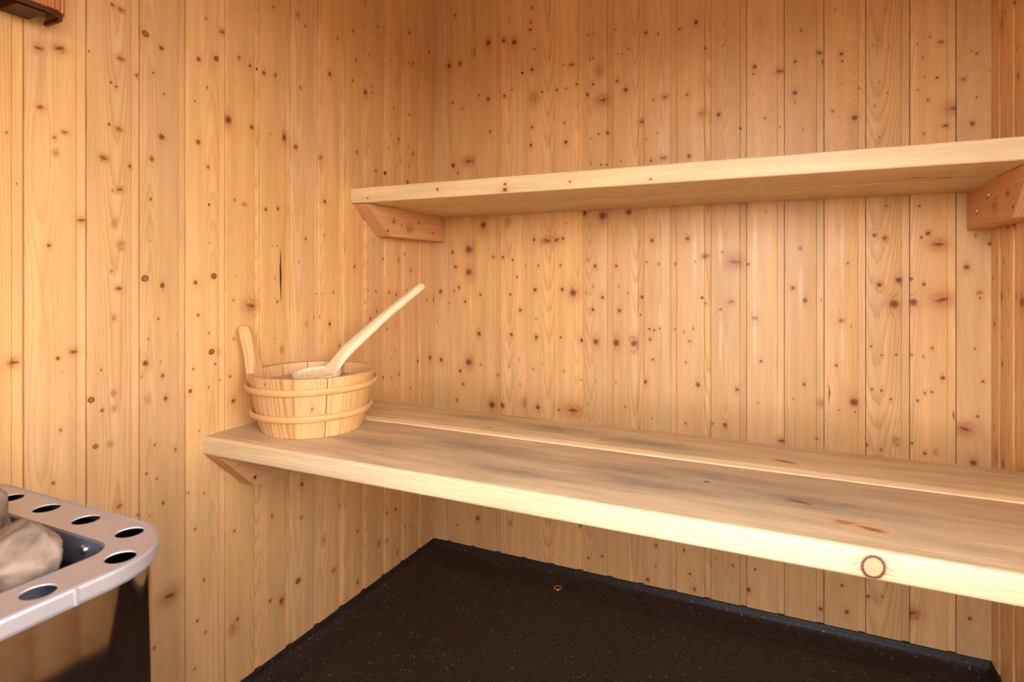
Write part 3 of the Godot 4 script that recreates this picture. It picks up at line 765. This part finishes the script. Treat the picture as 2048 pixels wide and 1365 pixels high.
func _lower_bench() -> void:
	var top := LENS - 0.335
	var bot := LENS - 0.3725
	var t := thing("lower_bench", "wide lower wooden bench with the bucket on it, spanning wall to wall", "bench", Vector3.ZERO)
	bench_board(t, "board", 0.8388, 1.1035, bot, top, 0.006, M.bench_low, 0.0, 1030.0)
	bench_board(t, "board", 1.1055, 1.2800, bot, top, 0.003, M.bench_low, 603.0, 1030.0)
	bracket(t, LEFT + 0.0005, LEFT + 0.042, 0.846, 1.275, 0.092, bot - 0.090, bot - 0.001, [], 1.0)
	bracket(t, RIGHT - 0.042, RIGHT - 0.0005, 0.846, 1.275, 0.092, bot - 0.090, bot - 0.001, [], -1.0)


func _upper_bench() -> void:
	var top := LENS + 0.240
	var bot := LENS + 0.198
	var t := thing("upper_bench", "narrow upper wooden bench fixed high along the back wall", "bench", Vector3.ZERO)
	bench_board(t, "board", 1.2990, 1.4915, bot, top, 0.004, M.bench_high, 0.0, 1012.0)
	bench_board(t, "board", 1.4950, 1.7220, bot - 0.003, top - 0.003, 0.004, M.bench_high, 470.0, 1012.0)
	bracket(t, LEFT + 0.0005, LEFT + 0.047, 1.312, 1.7215, 0.100, bot - 0.086, bot - 0.001, [[1.47, bot - 0.05]], 1.0)
	bracket(t, RIGHT - 0.047, RIGHT - 0.0005, 1.312, 1.7215, 0.100, bot - 0.092, bot - 0.001, [[1.640, bot - 0.055], [1.555, bot - 0.030]], -1.0)


# ------------------------------------------------------------------ bucket and ladle
const BUCKET := Vector3(-0.953, LENS - 0.335, -1.0)
const B_H := 0.126
const B_R0 := 0.1080
const B_R1 := 0.1325


func round_dir(deg: float) -> Vector3:
	# 0 = towards the middle of the room's front, 90 = along the bench to the right
	var to := Vector3(0.69, 0, 0.724)
	var right := Vector3(0.724, 0, -0.69)
	return to * cos(deg_to_rad(deg)) + right * sin(deg_to_rad(deg))


func stave_radius(y: float) -> float:
	return B_R0 + (B_R1 - B_R0) * y / B_H + 0.0015 * sin(PI * clampf(y / B_H, 0.0, 1.0))


func stave(parent: Node3D, a0: float, a1: float, height: float, u0: float) -> void:
	var st := surf()
	var na := 6
	var ny := 6
	var thick := 0.011
	var grid := []
	for f in 2:
		var rows := []
		for j in ny + 1:
			var row := PackedVector3Array()
			var y := height * j / ny
			for i in na + 1:
				var a := lerpf(a0, a1, float(i) / na)
				var rr := stave_radius(y)
				if j == 0:
					rr -= 0.0025 * (1 - f)
				row.append(round_dir(a) * (rr - thick * f) + Vector3(0, y + (0.0008 if j == 0 else 0.0), 0))
			rows.append(row)
		grid.append(rows)
	var w := deg_to_rad(a1 - a0) * B_R1 / 0.8
	for f in 2:
		for j in ny:
			for i in na:
				var p := [grid[f][j][i], grid[f][j][i + 1], grid[f][j + 1][i + 1], grid[f][j + 1][i]]
				var n := []
				for q in [i, i + 1, i + 1, i]:
					var nd := round_dir(lerpf(a0, a1, float(q) / na)) * (1.0 if f == 0 else -1.0)
					n.append((nd + Vector3(0, -0.2 if f == 0 else 0.2, 0)).normalized())
				var uu := [Vector2(i, j), Vector2(i + 1, j), Vector2(i + 1, j + 1), Vector2(i, j + 1)].map(func(v): return Vector2(u0 + w * v.x / na, 1.0 - height / 0.154 * v.y / ny))
				quad(st, p, n, uu)
	for j in [0, ny]:
		var nn := Vector3.DOWN if j == 0 else Vector3.UP
		for i in na:
			quad(st, [grid[0][j][i], grid[0][j][i + 1], grid[1][j][i + 1], grid[1][j][i]], [nn, nn, nn, nn], [Vector2(u0, 0.3), Vector2(u0 + 0.01, 0.3), Vector2(u0 + 0.01, 0.32), Vector2(u0, 0.32)])
	for i in [0, na]:
		var nn := round_dir((a0 if i == 0 else a1) + (-90.0 if i == 0 else 90.0))
		for j in ny:
			quad(st, [grid[0][j][i], grid[0][j + 1][i], grid[1][j + 1][i], grid[1][j][i]], [nn, nn, nn, nn], [Vector2(u0, 0.3), Vector2(u0 + 0.01, 0.3), Vector2(u0 + 0.01, 0.32), Vector2(u0, 0.32)])
	part("stave", st, M.stave, parent)


func _bucket() -> void:
	var t := thing("bucket", "low round stave bucket with one upright ear handle, on the lower bench", "bucket", BUCKET)
	var cuts := [-82.0, -36.0, 12.0, 47.0, 82.0, 118.0, 152.0, 186.0, 214.0, 242.0]
	for i in cuts.size() - 1:
		stave(t, cuts[i] + 0.34, cuts[i + 1] - 0.34, B_H, [0.0, 0.125, 0.26, 0.33, 0.42, 0.49, 0.58, 0.65, 0.73][i])
	stave(t, -117.7, -82.3, B_H - 0.004, 0.81)
	# the ear: the same stave carried on upwards, thicker, with a rounded top
	var ear := surf()
	var c := PackedVector3Array(); var a := PackedVector3Array(); var b := PackedVector3Array()
	var out := round_dir(-100.0)
	var side := round_dir(-22.0)
	var thru := round_dir(-112.0)
	for k in 15:
		var f := float(k) / 14.0
		var y := lerpf(0.080, B_H + 0.098, f)
		var rr := stave_radius(B_H) + (y - B_H) * 0.205 - 0.010
		var half_out := 0.0105 + 0.0030 * smoothstep(0.4, 0.8, f) + 0.008 * pow(maxf(0.0, 1.0 - absf(y - B_H + 0.012) / 0.035), 2.0)
		var half_side := lerpf(0.026, 0.0125, smoothstep(0.22, 0.65, f))
		if f < 0.36:
			half_out = minf(half_out, 0.0060 + 0.012 * maxf(0.0, f - 0.05))
		if f > 0.86:
			var e := sqrt(maxf(0.02, 1.0 - pow((f - 0.86) / 0.145, 2.0)))
			half_out *= lerpf(0.55, 1.0, e)
			half_side *= lerpf(0.45, 1.0, e)
		c.append(out * rr + Vector3(0, y, 0))
		a.append(thru * half_out)
		b.append(side * half_side)
	tube(ear, c, a, b, 32, 0.16, 5.0, true, 6.0)
	part("ear_handle", ear, M.stave, t)
	var bt := surf()
	lathe(bt, PackedVector2Array([Vector2(0.0001, 0.006), Vector2(0.0975, 0.006), Vector2(0.0985, 0.014), Vector2(0.0001, 0.014)]), 40)
	part("bottom", bt, M.stave, t)
	# two split hoops, each with overlapping tapered ends
	for h in [[0.0975, 0.0, 100.0], [0.0420, 0.6, 112.0]]:
		var st := surf()
		c = PackedVector3Array(); a = PackedVector3Array(); b = PackedVector3Array()
		var m := 110
		for k in m + 1:
			var f := float(k) / m
			var deg: float = h[2] - 388.0 * f
			var slack := 0.0035 * pow(maxf(0.0, -sin(deg_to_rad(deg))), 4.0)
			var lift := 0.0020 * sin(deg_to_rad(deg + 30.0))
			var ends := minf(1.0, minf(f, 1.0 - f) / 0.045)
			var over := 0.0070 * smoothstep(0.90, 0.945, f)
			c.append(round_dir(deg) * (stave_radius(h[0]) + 0.0034 + slack + over * 0.7) + Vector3(0, h[0] + lift + over * 0.35, 0))
			a.append(round_dir(deg) * 0.0046 * lerpf(0.35, 1.0, ends))
			b.append((Vector3.UP + round_dir(deg) * 0.2).normalized() * 0.0074 * lerpf(0.4, 1.0, ends))
		tube(st, c, a, b, 14, 1.0, 1.0, true, 2.4)
		part("hoop", st, M.hoop, t)
	var wa := thing("water", "cloudy pale water filling the stave bucket to just below its rim", "water", BUCKET)
	var ws := surf()
	lathe(ws, PackedVector2Array([Vector2(0.0001, 0.0900), Vector2(stave_radius(0.090) - 0.0135, 0.0900), Vector2(stave_radius(0.101) - 0.0125, 0.1000), Vector2(stave_radius(0.101) - 0.014, 0.1010), Vector2(0.0001, 0.1010)]), 48)
	part("liquid", ws, M.water, wa)


func _ladle() -> void:
	var neck := Vector3(-0.968, LENS - 0.2060, -1.078)
	var tip := Vector3(-0.900, LENS - 0.0300, -1.350)
	var t := thing("ladle", "pale wooden ladle with a long handle leaning over the bucket rim", "ladle", neck)
	var mid := Vector3(-0.973, LENS - 0.2225, -1.034) - neck
	var dir := (tip - neck).normalized()
	var flat := dir.cross(Vector3.UP).normalized()
	var up := flat.cross(dir).normalized()
	var st := surf()
	var c := PackedVector3Array(); var a := PackedVector3Array(); var b := PackedVector3Array()
	# the neck rises out of the bowl's edge and bends into the straight handle
	var length := neck.distance_to(tip)
	var edge := mid + Vector3(-0.004, -0.006, -0.030)
	var bend := mid + Vector3(0.000, -0.006, -0.040)
	var start := dir * 0.045
	for k in 9:
		var f := float(k) / 8.0
		c.append(edge.lerp(bend, f).lerp(bend.lerp(start, f), f))
		var fl := lerpf(0.0, 1.0, f)
		a.append(flat * lerpf(0.042, 0.0215, smoothstep(-0.1, 0.9, f)))
		b.append((Vector3(0.02, 1, 0.15).lerp(up, fl)).normalized() * lerpf(0.0035, 0.0115, f))
	var n := 24
	for k in range(1, n + 1):
		var f := float(k) / n
		var wide := lerpf(0.0215, 0.0130, smoothstep(-0.1, 0.7, f))
		var thick := lerpf(0.0115, 0.0098, f)
		if k == n:
			wide *= 0.80; thick *= 0.80
		elif k == n - 1:
			wide *= 0.98; thick *= 0.98
		var g := f if k != n - 1 else 0.990
		c.append(dir * lerpf(0.045, length, g) + up * (0.003 * sin(PI * f)))
		a.append(flat * wide)
		b.append(up * thick)
	tube(st, c, a, b, 22, 1.0, 1.6, true, 2.3)
	part("handle", st, M.ladle, t)
	# scoop: a shallow round bowl whose mouth tips a little towards the room
	var bs := surf()
	var ax := Basis(Vector3(0.724, 0, -0.69), 0.10) * Basis(Vector3(0.69, 0, 0.724), 0.06)
	var prof := PackedVector2Array()
	for k in 10:
		var q := PI * 0.5 * k / 9.0
		prof.append(Vector2(maxf(0.0001, 0.0540 * sin(q)), -0.026 * cos(q)))
	prof.append(Vector2(0.0532, 0.0016))
	prof.append(Vector2(0.0508, 0.0020))
	prof.append(Vector2(0.0485, 0.0012))
	for k in 10:
		var q := PI * 0.5 * (1.0 - k / 9.0)
		prof.append(Vector2(maxf(0.0001, 0.0475 * sin(q)), -0.010 * cos(q)))
	lathe(bs, prof, 40, Transform3D(ax, mid))
	part("bowl", bs, M.ladle, t)


# ------------------------------------------------------------------ heater
func loop_path(x0: float, x1: float, d0: float, d1: float, r: float, steps := 8) -> Array:
	var p := PackedVector2Array()
	var n := PackedVector2Array()
	for c in [[Vector2(x1 - r, d1 - r), 0.0], [Vector2(x0 + r, d1 - r), PI * 0.5], [Vector2(x0 + r, d0 + r), PI], [Vector2(x1 - r, d0 + r), PI * 1.5]]:
		for k in steps + 1:
			var q: float = c[1] + PI * 0.5 * k / steps
			p.append(c[0] + Vector2(cos(q), sin(q)) * r)
			n.append(Vector2(cos(q), sin(q)))
	return [p, n]


# A profile of (outward, height) points carried round a closed rounded path.
func around(st: SurfaceTool, path: Array, prof: PackedVector2Array) -> void:
	var p: PackedVector2Array = path[0]
	var n: PackedVector2Array = path[1]
	for j in prof.size() - 1:
		var e := (prof[j + 1] - prof[j]).normalized()
		var nn := Vector2(e.y, -e.x)
		for i in p.size():
			var k := (i + 1) % p.size()
			var quad_p := []
			var quad_n := []
			for c in [[i, j], [k, j], [k, j + 1], [i, j + 1]]:
				var at: Vector2 = p[c[0]] + n[c[0]] * prof[c[1]].x
				quad_p.append(Vector3(at.x, prof[c[1]].y, -at.y))
				quad_n.append(Vector3(n[c[0]].x * nn.x, nn.y, -n[c[0]].y * nn.x))
			quad(st, quad_p, quad_n, [Vector2.ZERO, Vector2.RIGHT, Vector2.ONE, Vector2.DOWN])


func _heater() -> void:
	var top := LENS - 0.257
	var x0 := -0.935
	var x1 := -0.532
	var d0 := -0.045
	var d1 := 0.397
	var rim_w := 0.0465
	var t := thing("sauna_heater", "steel electric sauna heater full of stones beside the left wall", "heater", Vector3(0, 0, 0))
	var outer := loop_path(x0, x1, d0, d1, 0.078)
	# top rim: a flat plate with a row of round holes
	var plate := CSGPolygon3D.new()
	plate.name = "rim"
	plate.polygon = outer[0]
	plate.depth = 0.0012
	plate.material = M.steel
	plate.rotation.x = -PI * 0.5
	plate.position.y = top - 0.0012
	t.add_child(plate)
	var hole := CSGPolygon3D.new()
	hole.name = "opening"
	hole.operation = CSGShape3D.OPERATION_SUBTRACTION
	hole.polygon = loop_path(x0 + rim_w, x1 - rim_w, d0 + rim_w, d1 - rim_w, 0.024)[0]
	hole.depth = 0.02
	hole.position.z = 0.01
	plate.add_child(hole)
	var spots := []
	for k in 5:
		spots.append(Vector2(x1 - 0.0665 - 0.0725 * k, d1 - 0.0215))
		spots.append(Vector2(x1 - 0.0665 - 0.0725 * k, d0 + 0.0215))
	for k in 6:
		spots.append(Vector2(x1 - 0.0215, d1 - 0.0580 - 0.0655 * k))
		spots.append(Vector2(x0 + 0.0215, d1 - 0.0580 - 0.0655 * k))
	for s in spots:
		var cy := CSGCylinder3D.new()
		cy.name = "vent"
		cy.operation = CSGShape3D.OPERATION_SUBTRACTION
		cy.radius = 0.0128
		cy.height = 0.04
		cy.sides = 28
		cy.rotation.x = PI * 0.5
		cy.position = Vector3(s.x, s.y, 0.0)
		plate.add_child(cy, true)
	var sk := surf()
	around(sk, outer, PackedVector2Array([Vector2(-0.004, top - 0.016), Vector2(0.0, top - 0.016), Vector2(0.0012, top - 0.013), Vector2(0.0012, top - 0.003), Vector2(0.0004, top - 0.0008), Vector2(-0.0015, top + 0.0003), Vector2(-0.0015, top - 0.013)]))
	part("skirt", sk, M.steel, t)
	var seam := surf()
	box(seam, Vector3(x1 + 0.0004, top - 0.0150, -d1 + 0.106), Vector3(x1 + 0.0022, top - 0.001, -d1 + 0.109), 0.0005)
	part("seam", seam, M.steel, t)
	var fl := surf()
	around(fl, loop_path(x0 + rim_w, x1 - rim_w, d0 + rim_w, d1 - rim_w, 0.024), PackedVector2Array([Vector2(0.0, top - 0.001), Vector2(-0.0015, top - 0.003), Vector2(-0.0015, top - 0.029), Vector2(0.0005, top - 0.029), Vector2(0.0005, top - 0.004)]))
	part("inner_flange", fl, M.inner, t)
	for s in [[-0.626, -d1 + rim_w], [-0.720, -d1 + rim_w], [-0.860, -d1 + rim_w]]:
		var rv := surf()
		lathe(rv, PackedVector2Array([Vector2(0.0050, -0.001), Vector2(0.0048, 0.0012), Vector2(0.0034, 0.0030), Vector2(0.0001, 0.0038)]), 12, Transform3D(Basis(Vector3.RIGHT, PI * 0.5), Vector3(s[0], top - 0.013, s[1] + 0.0018)))
		part("rivet", rv, M.screw, t)
	for s in [-d1 + 0.165, -d1 + 0.27]:
		var rv := surf()
		lathe(rv, PackedVector2Array([Vector2(0.0050, -0.001), Vector2(0.0048, 0.0012), Vector2(0.0034, 0.0030), Vector2(0.0001, 0.0038)]), 12, Transform3D(Basis(Vector3(0, 0, 1), PI * 0.5), Vector3(x1 - rim_w - 0.0018, top - 0.012, s)))
		part("rivet", rv, M.screw, t)
	# outer jacket, polished, a little inside the rim; the stone basket inside it
	var body := surf()
	around(body, loop_path(x0 + 0.005, x1 - 0.005, d0 + 0.005, d1 - 0.005, 0.074, 14), PackedVector2Array([Vector2(-0.002, 0.115), Vector2(0.0, 0.115), Vector2(0.0, top - 0.006), Vector2(-0.002, top - 0.006), Vector2(-0.002, 0.115)]))
	part("jacket", body, M.mirror, t)
	var bask := surf()
	around(bask, loop_path(x0 + 0.038, x1 - 0.038, d0 + 0.038, d1 - 0.038, 0.030), PackedVector2Array([Vector2(0.0, 0.16), Vector2(0.0, top - 0.030), Vector2(-0.002, top - 0.030), Vector2(-0.002, 0.16)]))
	box(bask, Vector3(x0 + 0.03, 0.14, -d1 + 0.03), Vector3(x1 - 0.03, 0.150, -d0 - 0.03))
	box(bask, Vector3(x0 + 0.05, top - 0.050, -d1 + 0.05), Vector3(x1 - 0.05, top - 0.046, -d0 - 0.05))
	part("stone_basket", bask, M.inner, t)
	for c in [[x0 + 0.05, d0 + 0.05], [x1 - 0.05, d0 + 0.05], [x0 + 0.05, d1 - 0.05], [x1 - 0.05, d1 - 0.05]]:
		var lg := surf()
		lathe(lg, PackedVector2Array([Vector2(0.0001, 0.0), Vector2(0.018, 0.0), Vector2(0.018, 0.006), Vector2(0.011, 0.010), Vector2(0.011, 0.142), Vector2(0.0001, 0.142)]), 16, Transform3D(Basis.IDENTITY, Vector3(c[0], 0, -c[1])))
		part("foot", lg, M.inner, t)
	# stones: x, d, height of the middle, half sizes, label
	var deck := top - 0.046
	var where := [
		[-0.646, 0.296, Vector3(0.058, 0.040, 0.047), "broad tan stone next to the gap in the rounded inner corner of the heater"],
		[-0.742, 0.306, Vector3(0.042, 0.062, 0.040), "upright heater stone standing tallest above the steel rim"],
		[-0.640, 0.206, Vector3(0.056, 0.038, 0.046), "broad heater stone along the room side rim, touching the one by the corner gap"],
		[-0.742, 0.216, Vector3(0.040, 0.040, 0.046), "heater stone in the middle of the pile, with others on all sides"],
		[-0.832, 0.270, Vector3(0.042, 0.034, 0.050), "heater stone by the wall side rim, next to the tallest stone"],
		[-0.832, 0.165, Vector3(0.042, 0.034, 0.046), "heater stone beside the middle rim holes of the wall side"],
		[-0.645, 0.112, Vector3(0.044, 0.034, 0.040), "heater stone halfway along the room side rim"],
		[-0.742, 0.112, Vector3(0.038, 0.040, 0.044), "heater stone one row in from the door end of the rim"],
		[-0.832, 0.070, Vector3(0.042, 0.034, 0.042), "heater stone in the rim corner between door and wall sides"],
		[-0.745, 0.030, Vector3(0.036, 0.032, 0.032), "heater stone against the middle of the door end of the rim"]]
	for s in where:
		var o := part(numbered("heater_stone"), rock(s[2]), M.stone, self)
		o.position = Vector3(s[0], deck + s[2].y * 0.93, -s[1])
		o.set_meta("label", s[3])
		o.set_meta("category", "stone")
		o.set_meta("group", "stones in the sauna heater")


func rock(half: Vector3) -> SurfaceTool:
	var nz := FastNoiseLite.new()
	nz.seed = rng.randi()
	nz.frequency = 1.6
	nz.fractal_octaves = 4
	var planes := []
	for k in 20:
		planes.append([Vector3(rng.randfn(), rng.randfn(), rng.randfn()).normalized(), rng.randf_range(0.58, 0.92)])
	var st := surf()
	st.set_smooth_group(0)
	var m := 14
	for f in 6:
		for i in m:
			for j in m:
				var c := []
				for q in [[0, 0], [1, 0], [1, 1], [0, 1]]:
					var u := tan((float(i + q[0]) / m * 2.0 - 1.0) * PI * 0.25)
					var v := tan((float(j + q[1]) / m * 2.0 - 1.0) * PI * 0.25)
					var w: Vector3 = [Vector3(1, u, v), Vector3(-1, v, u), Vector3(v, 1, u), Vector3(u, -1, v), Vector3(u, v, 1), Vector3(v, u, -1)][f]
					w = w.normalized()
					var rr := 1.0
					for p in planes:
						var dn: float = w.dot(p[0])
						if dn > 0.2:
							rr = minf(rr, p[1] / dn)
					rr *= 1.0 + 0.06 * nz.get_noise_3dv(w * 1.2) + 0.05 * nz.get_noise_3dv(w * 5.0)
					c.append(w * rr * half)
				st.add_vertex(c[0]); st.add_vertex(c[2]); st.add_vertex(c[1])
				st.add_vertex(c[0]); st.add_vertex(c[3]); st.add_vertex(c[2])
	st.index()
	st.generate_normals()
	return st


# ------------------------------------------------------------------ wall lamp
func _wall_lamp() -> void:
	var y0 := LENS + 0.406
	var y1 := y0 + 0.24
	var d0 := 0.30
	var d1 := 0.556
	var out := 0.070
	var t := thing("wall_lamp", "dark wooden slatted lampshade fixed high on the wall above the heater", "lamp", Vector3(0, 0, 0))
	# the bent path in plan, from the wall out and round and back: x outwards, d along the wall
	var path := PackedVector2Array()
	var r := 0.034
	path.append(Vector2(0.001, d1))
	for k in 9:
		var q := PI * 0.5 * k / 8.0
		path.append(Vector2(out - r + r * sin(q), d1 - r + r * cos(q)))
	for k in 9:
		var q := PI * 0.5 * k / 8.0
		path.append(Vector2(out - r + r * cos(q), d0 + r - r * sin(q)))
	path.append(Vector2(0.001, d0))
	for band in [["bottom_rim", y0, y0 + 0.006, 0.0052], ["top_rim", y1 - 0.012, y1, 0.0052], ["shade_band", y0 + 0.006, y1 - 0.012, 0.0022]]:
		var st := surf()
		var poly := PackedVector2Array()
		for p in path:
			poly.append(p)
		var n := path.size()
		for i in n:
			var k := n - 1 - i
			var tang := (path[mini(k + 1, n - 1)] - path[maxi(k - 1, 0)]).normalized()
			var inw := Vector2(tang.y, -tang.x)
			if k == 0 or k == n - 1:
				inw = Vector2(0, 1 if k == n - 1 else -1)
			elif inw.dot(Vector2(out * 0.2, (d0 + d1) * 0.5) - path[k]) < 0.0:
				inw = -inw
			poly.append(path[k] + inw * band[3])
		extrude(st, poly, flat_us(poly.size(), poly, 3.0), Vector3(LEFT, 0, 0), Vector3.RIGHT, Vector3.FORWARD, Vector3.UP, band[1], band[2], 0.0, 1.0)
		part(band[0], st, M.lamp_dark if band[3] > 0.004 else M.lamp, t)
	# thin upright slats on the outside
	var along := 0.0
	var next := 0.010
	for i in path.size() - 1:
		var a := path[i]
		var b := path[i + 1]
		var l := a.distance_to(b)
		while next < along + l:
			var c := a.lerp(b, (next - along) / l)
			var e := (b - a).normalized()
			var nn := Vector2(-e.y, e.x)
			if nn.dot(c - Vector2(0.0, (d0 + d1) * 0.5)) < 0.0:
				nn = -nn
			var st := surf()
			var pts := PackedVector2Array([c - e * 0.0045, c - e * 0.0035 + nn * 0.0026, c + e * 0.0035 + nn * 0.0026, c + e * 0.0045])
			extrude(st, pts, flat_us(4, pts, 3.0, next), Vector3(LEFT, 0, 0), Vector3.RIGHT, Vector3.FORWARD, Vector3.UP, y0 + 0.007, y1 - 0.013, 0.0, 1.0)
			part("slat", st, M.lamp, t)
			next += 0.0125
		along += l
	# inside: cross boards and a dark lamp socket
	for s in [0.515, 0.345]:
		var st := surf()
		box(st, Vector3(LEFT + 0.001, y0 + 0.001, -s - 0.014), Vector3(LEFT + out - 0.016, y0 + 0.10, -s + 0.026))
		part("cross_board", st, M.lamp_dark, t)
	var so := surf()
	lathe(so, PackedVector2Array([Vector2(0.0001, 0.0), Vector2(0.016, 0.0), Vector2(0.019, 0.010), Vector2(0.019, 0.06), Vector2(0.0001, 0.06)]), 20, Transform3D(Basis.IDENTITY, Vector3(LEFT + 0.032, y0 + 0.09, -0.435)))
	part("socket", so, M.lamp_dark, t)
	var bk := surf()
	box(bk, Vector3(LEFT + 0.0005, y0 + 0.085, -0.46), Vector3(LEFT + 0.020, y0 + 0.16, -0.41))
	part("mount", bk, M.lamp_dark, t)


func _floor_plug() -> void:
	var t := thing("floor_plug", "small round brass-edged plug in the floor by the back skirting", "plug", Vector3(-0.625, 0.0, -1.660))
	var st := surf()
	lathe(st, PackedVector2Array([Vector2(0.0075, 0.0008), Vector2(0.0080, 0.0030), Vector2(0.0105, 0.0034), Vector2(0.0125, 0.0020), Vector2(0.0130, 0.0003)]), 24)
	part("ring", st, M.brass, t)
	var ce := surf()
	lathe(ce, PackedVector2Array([Vector2(0.0078, 0.0003), Vector2(0.0070, 0.0012), Vector2(0.0001, 0.0016)]), 24)
	part("cap", ce, M.backing, t)
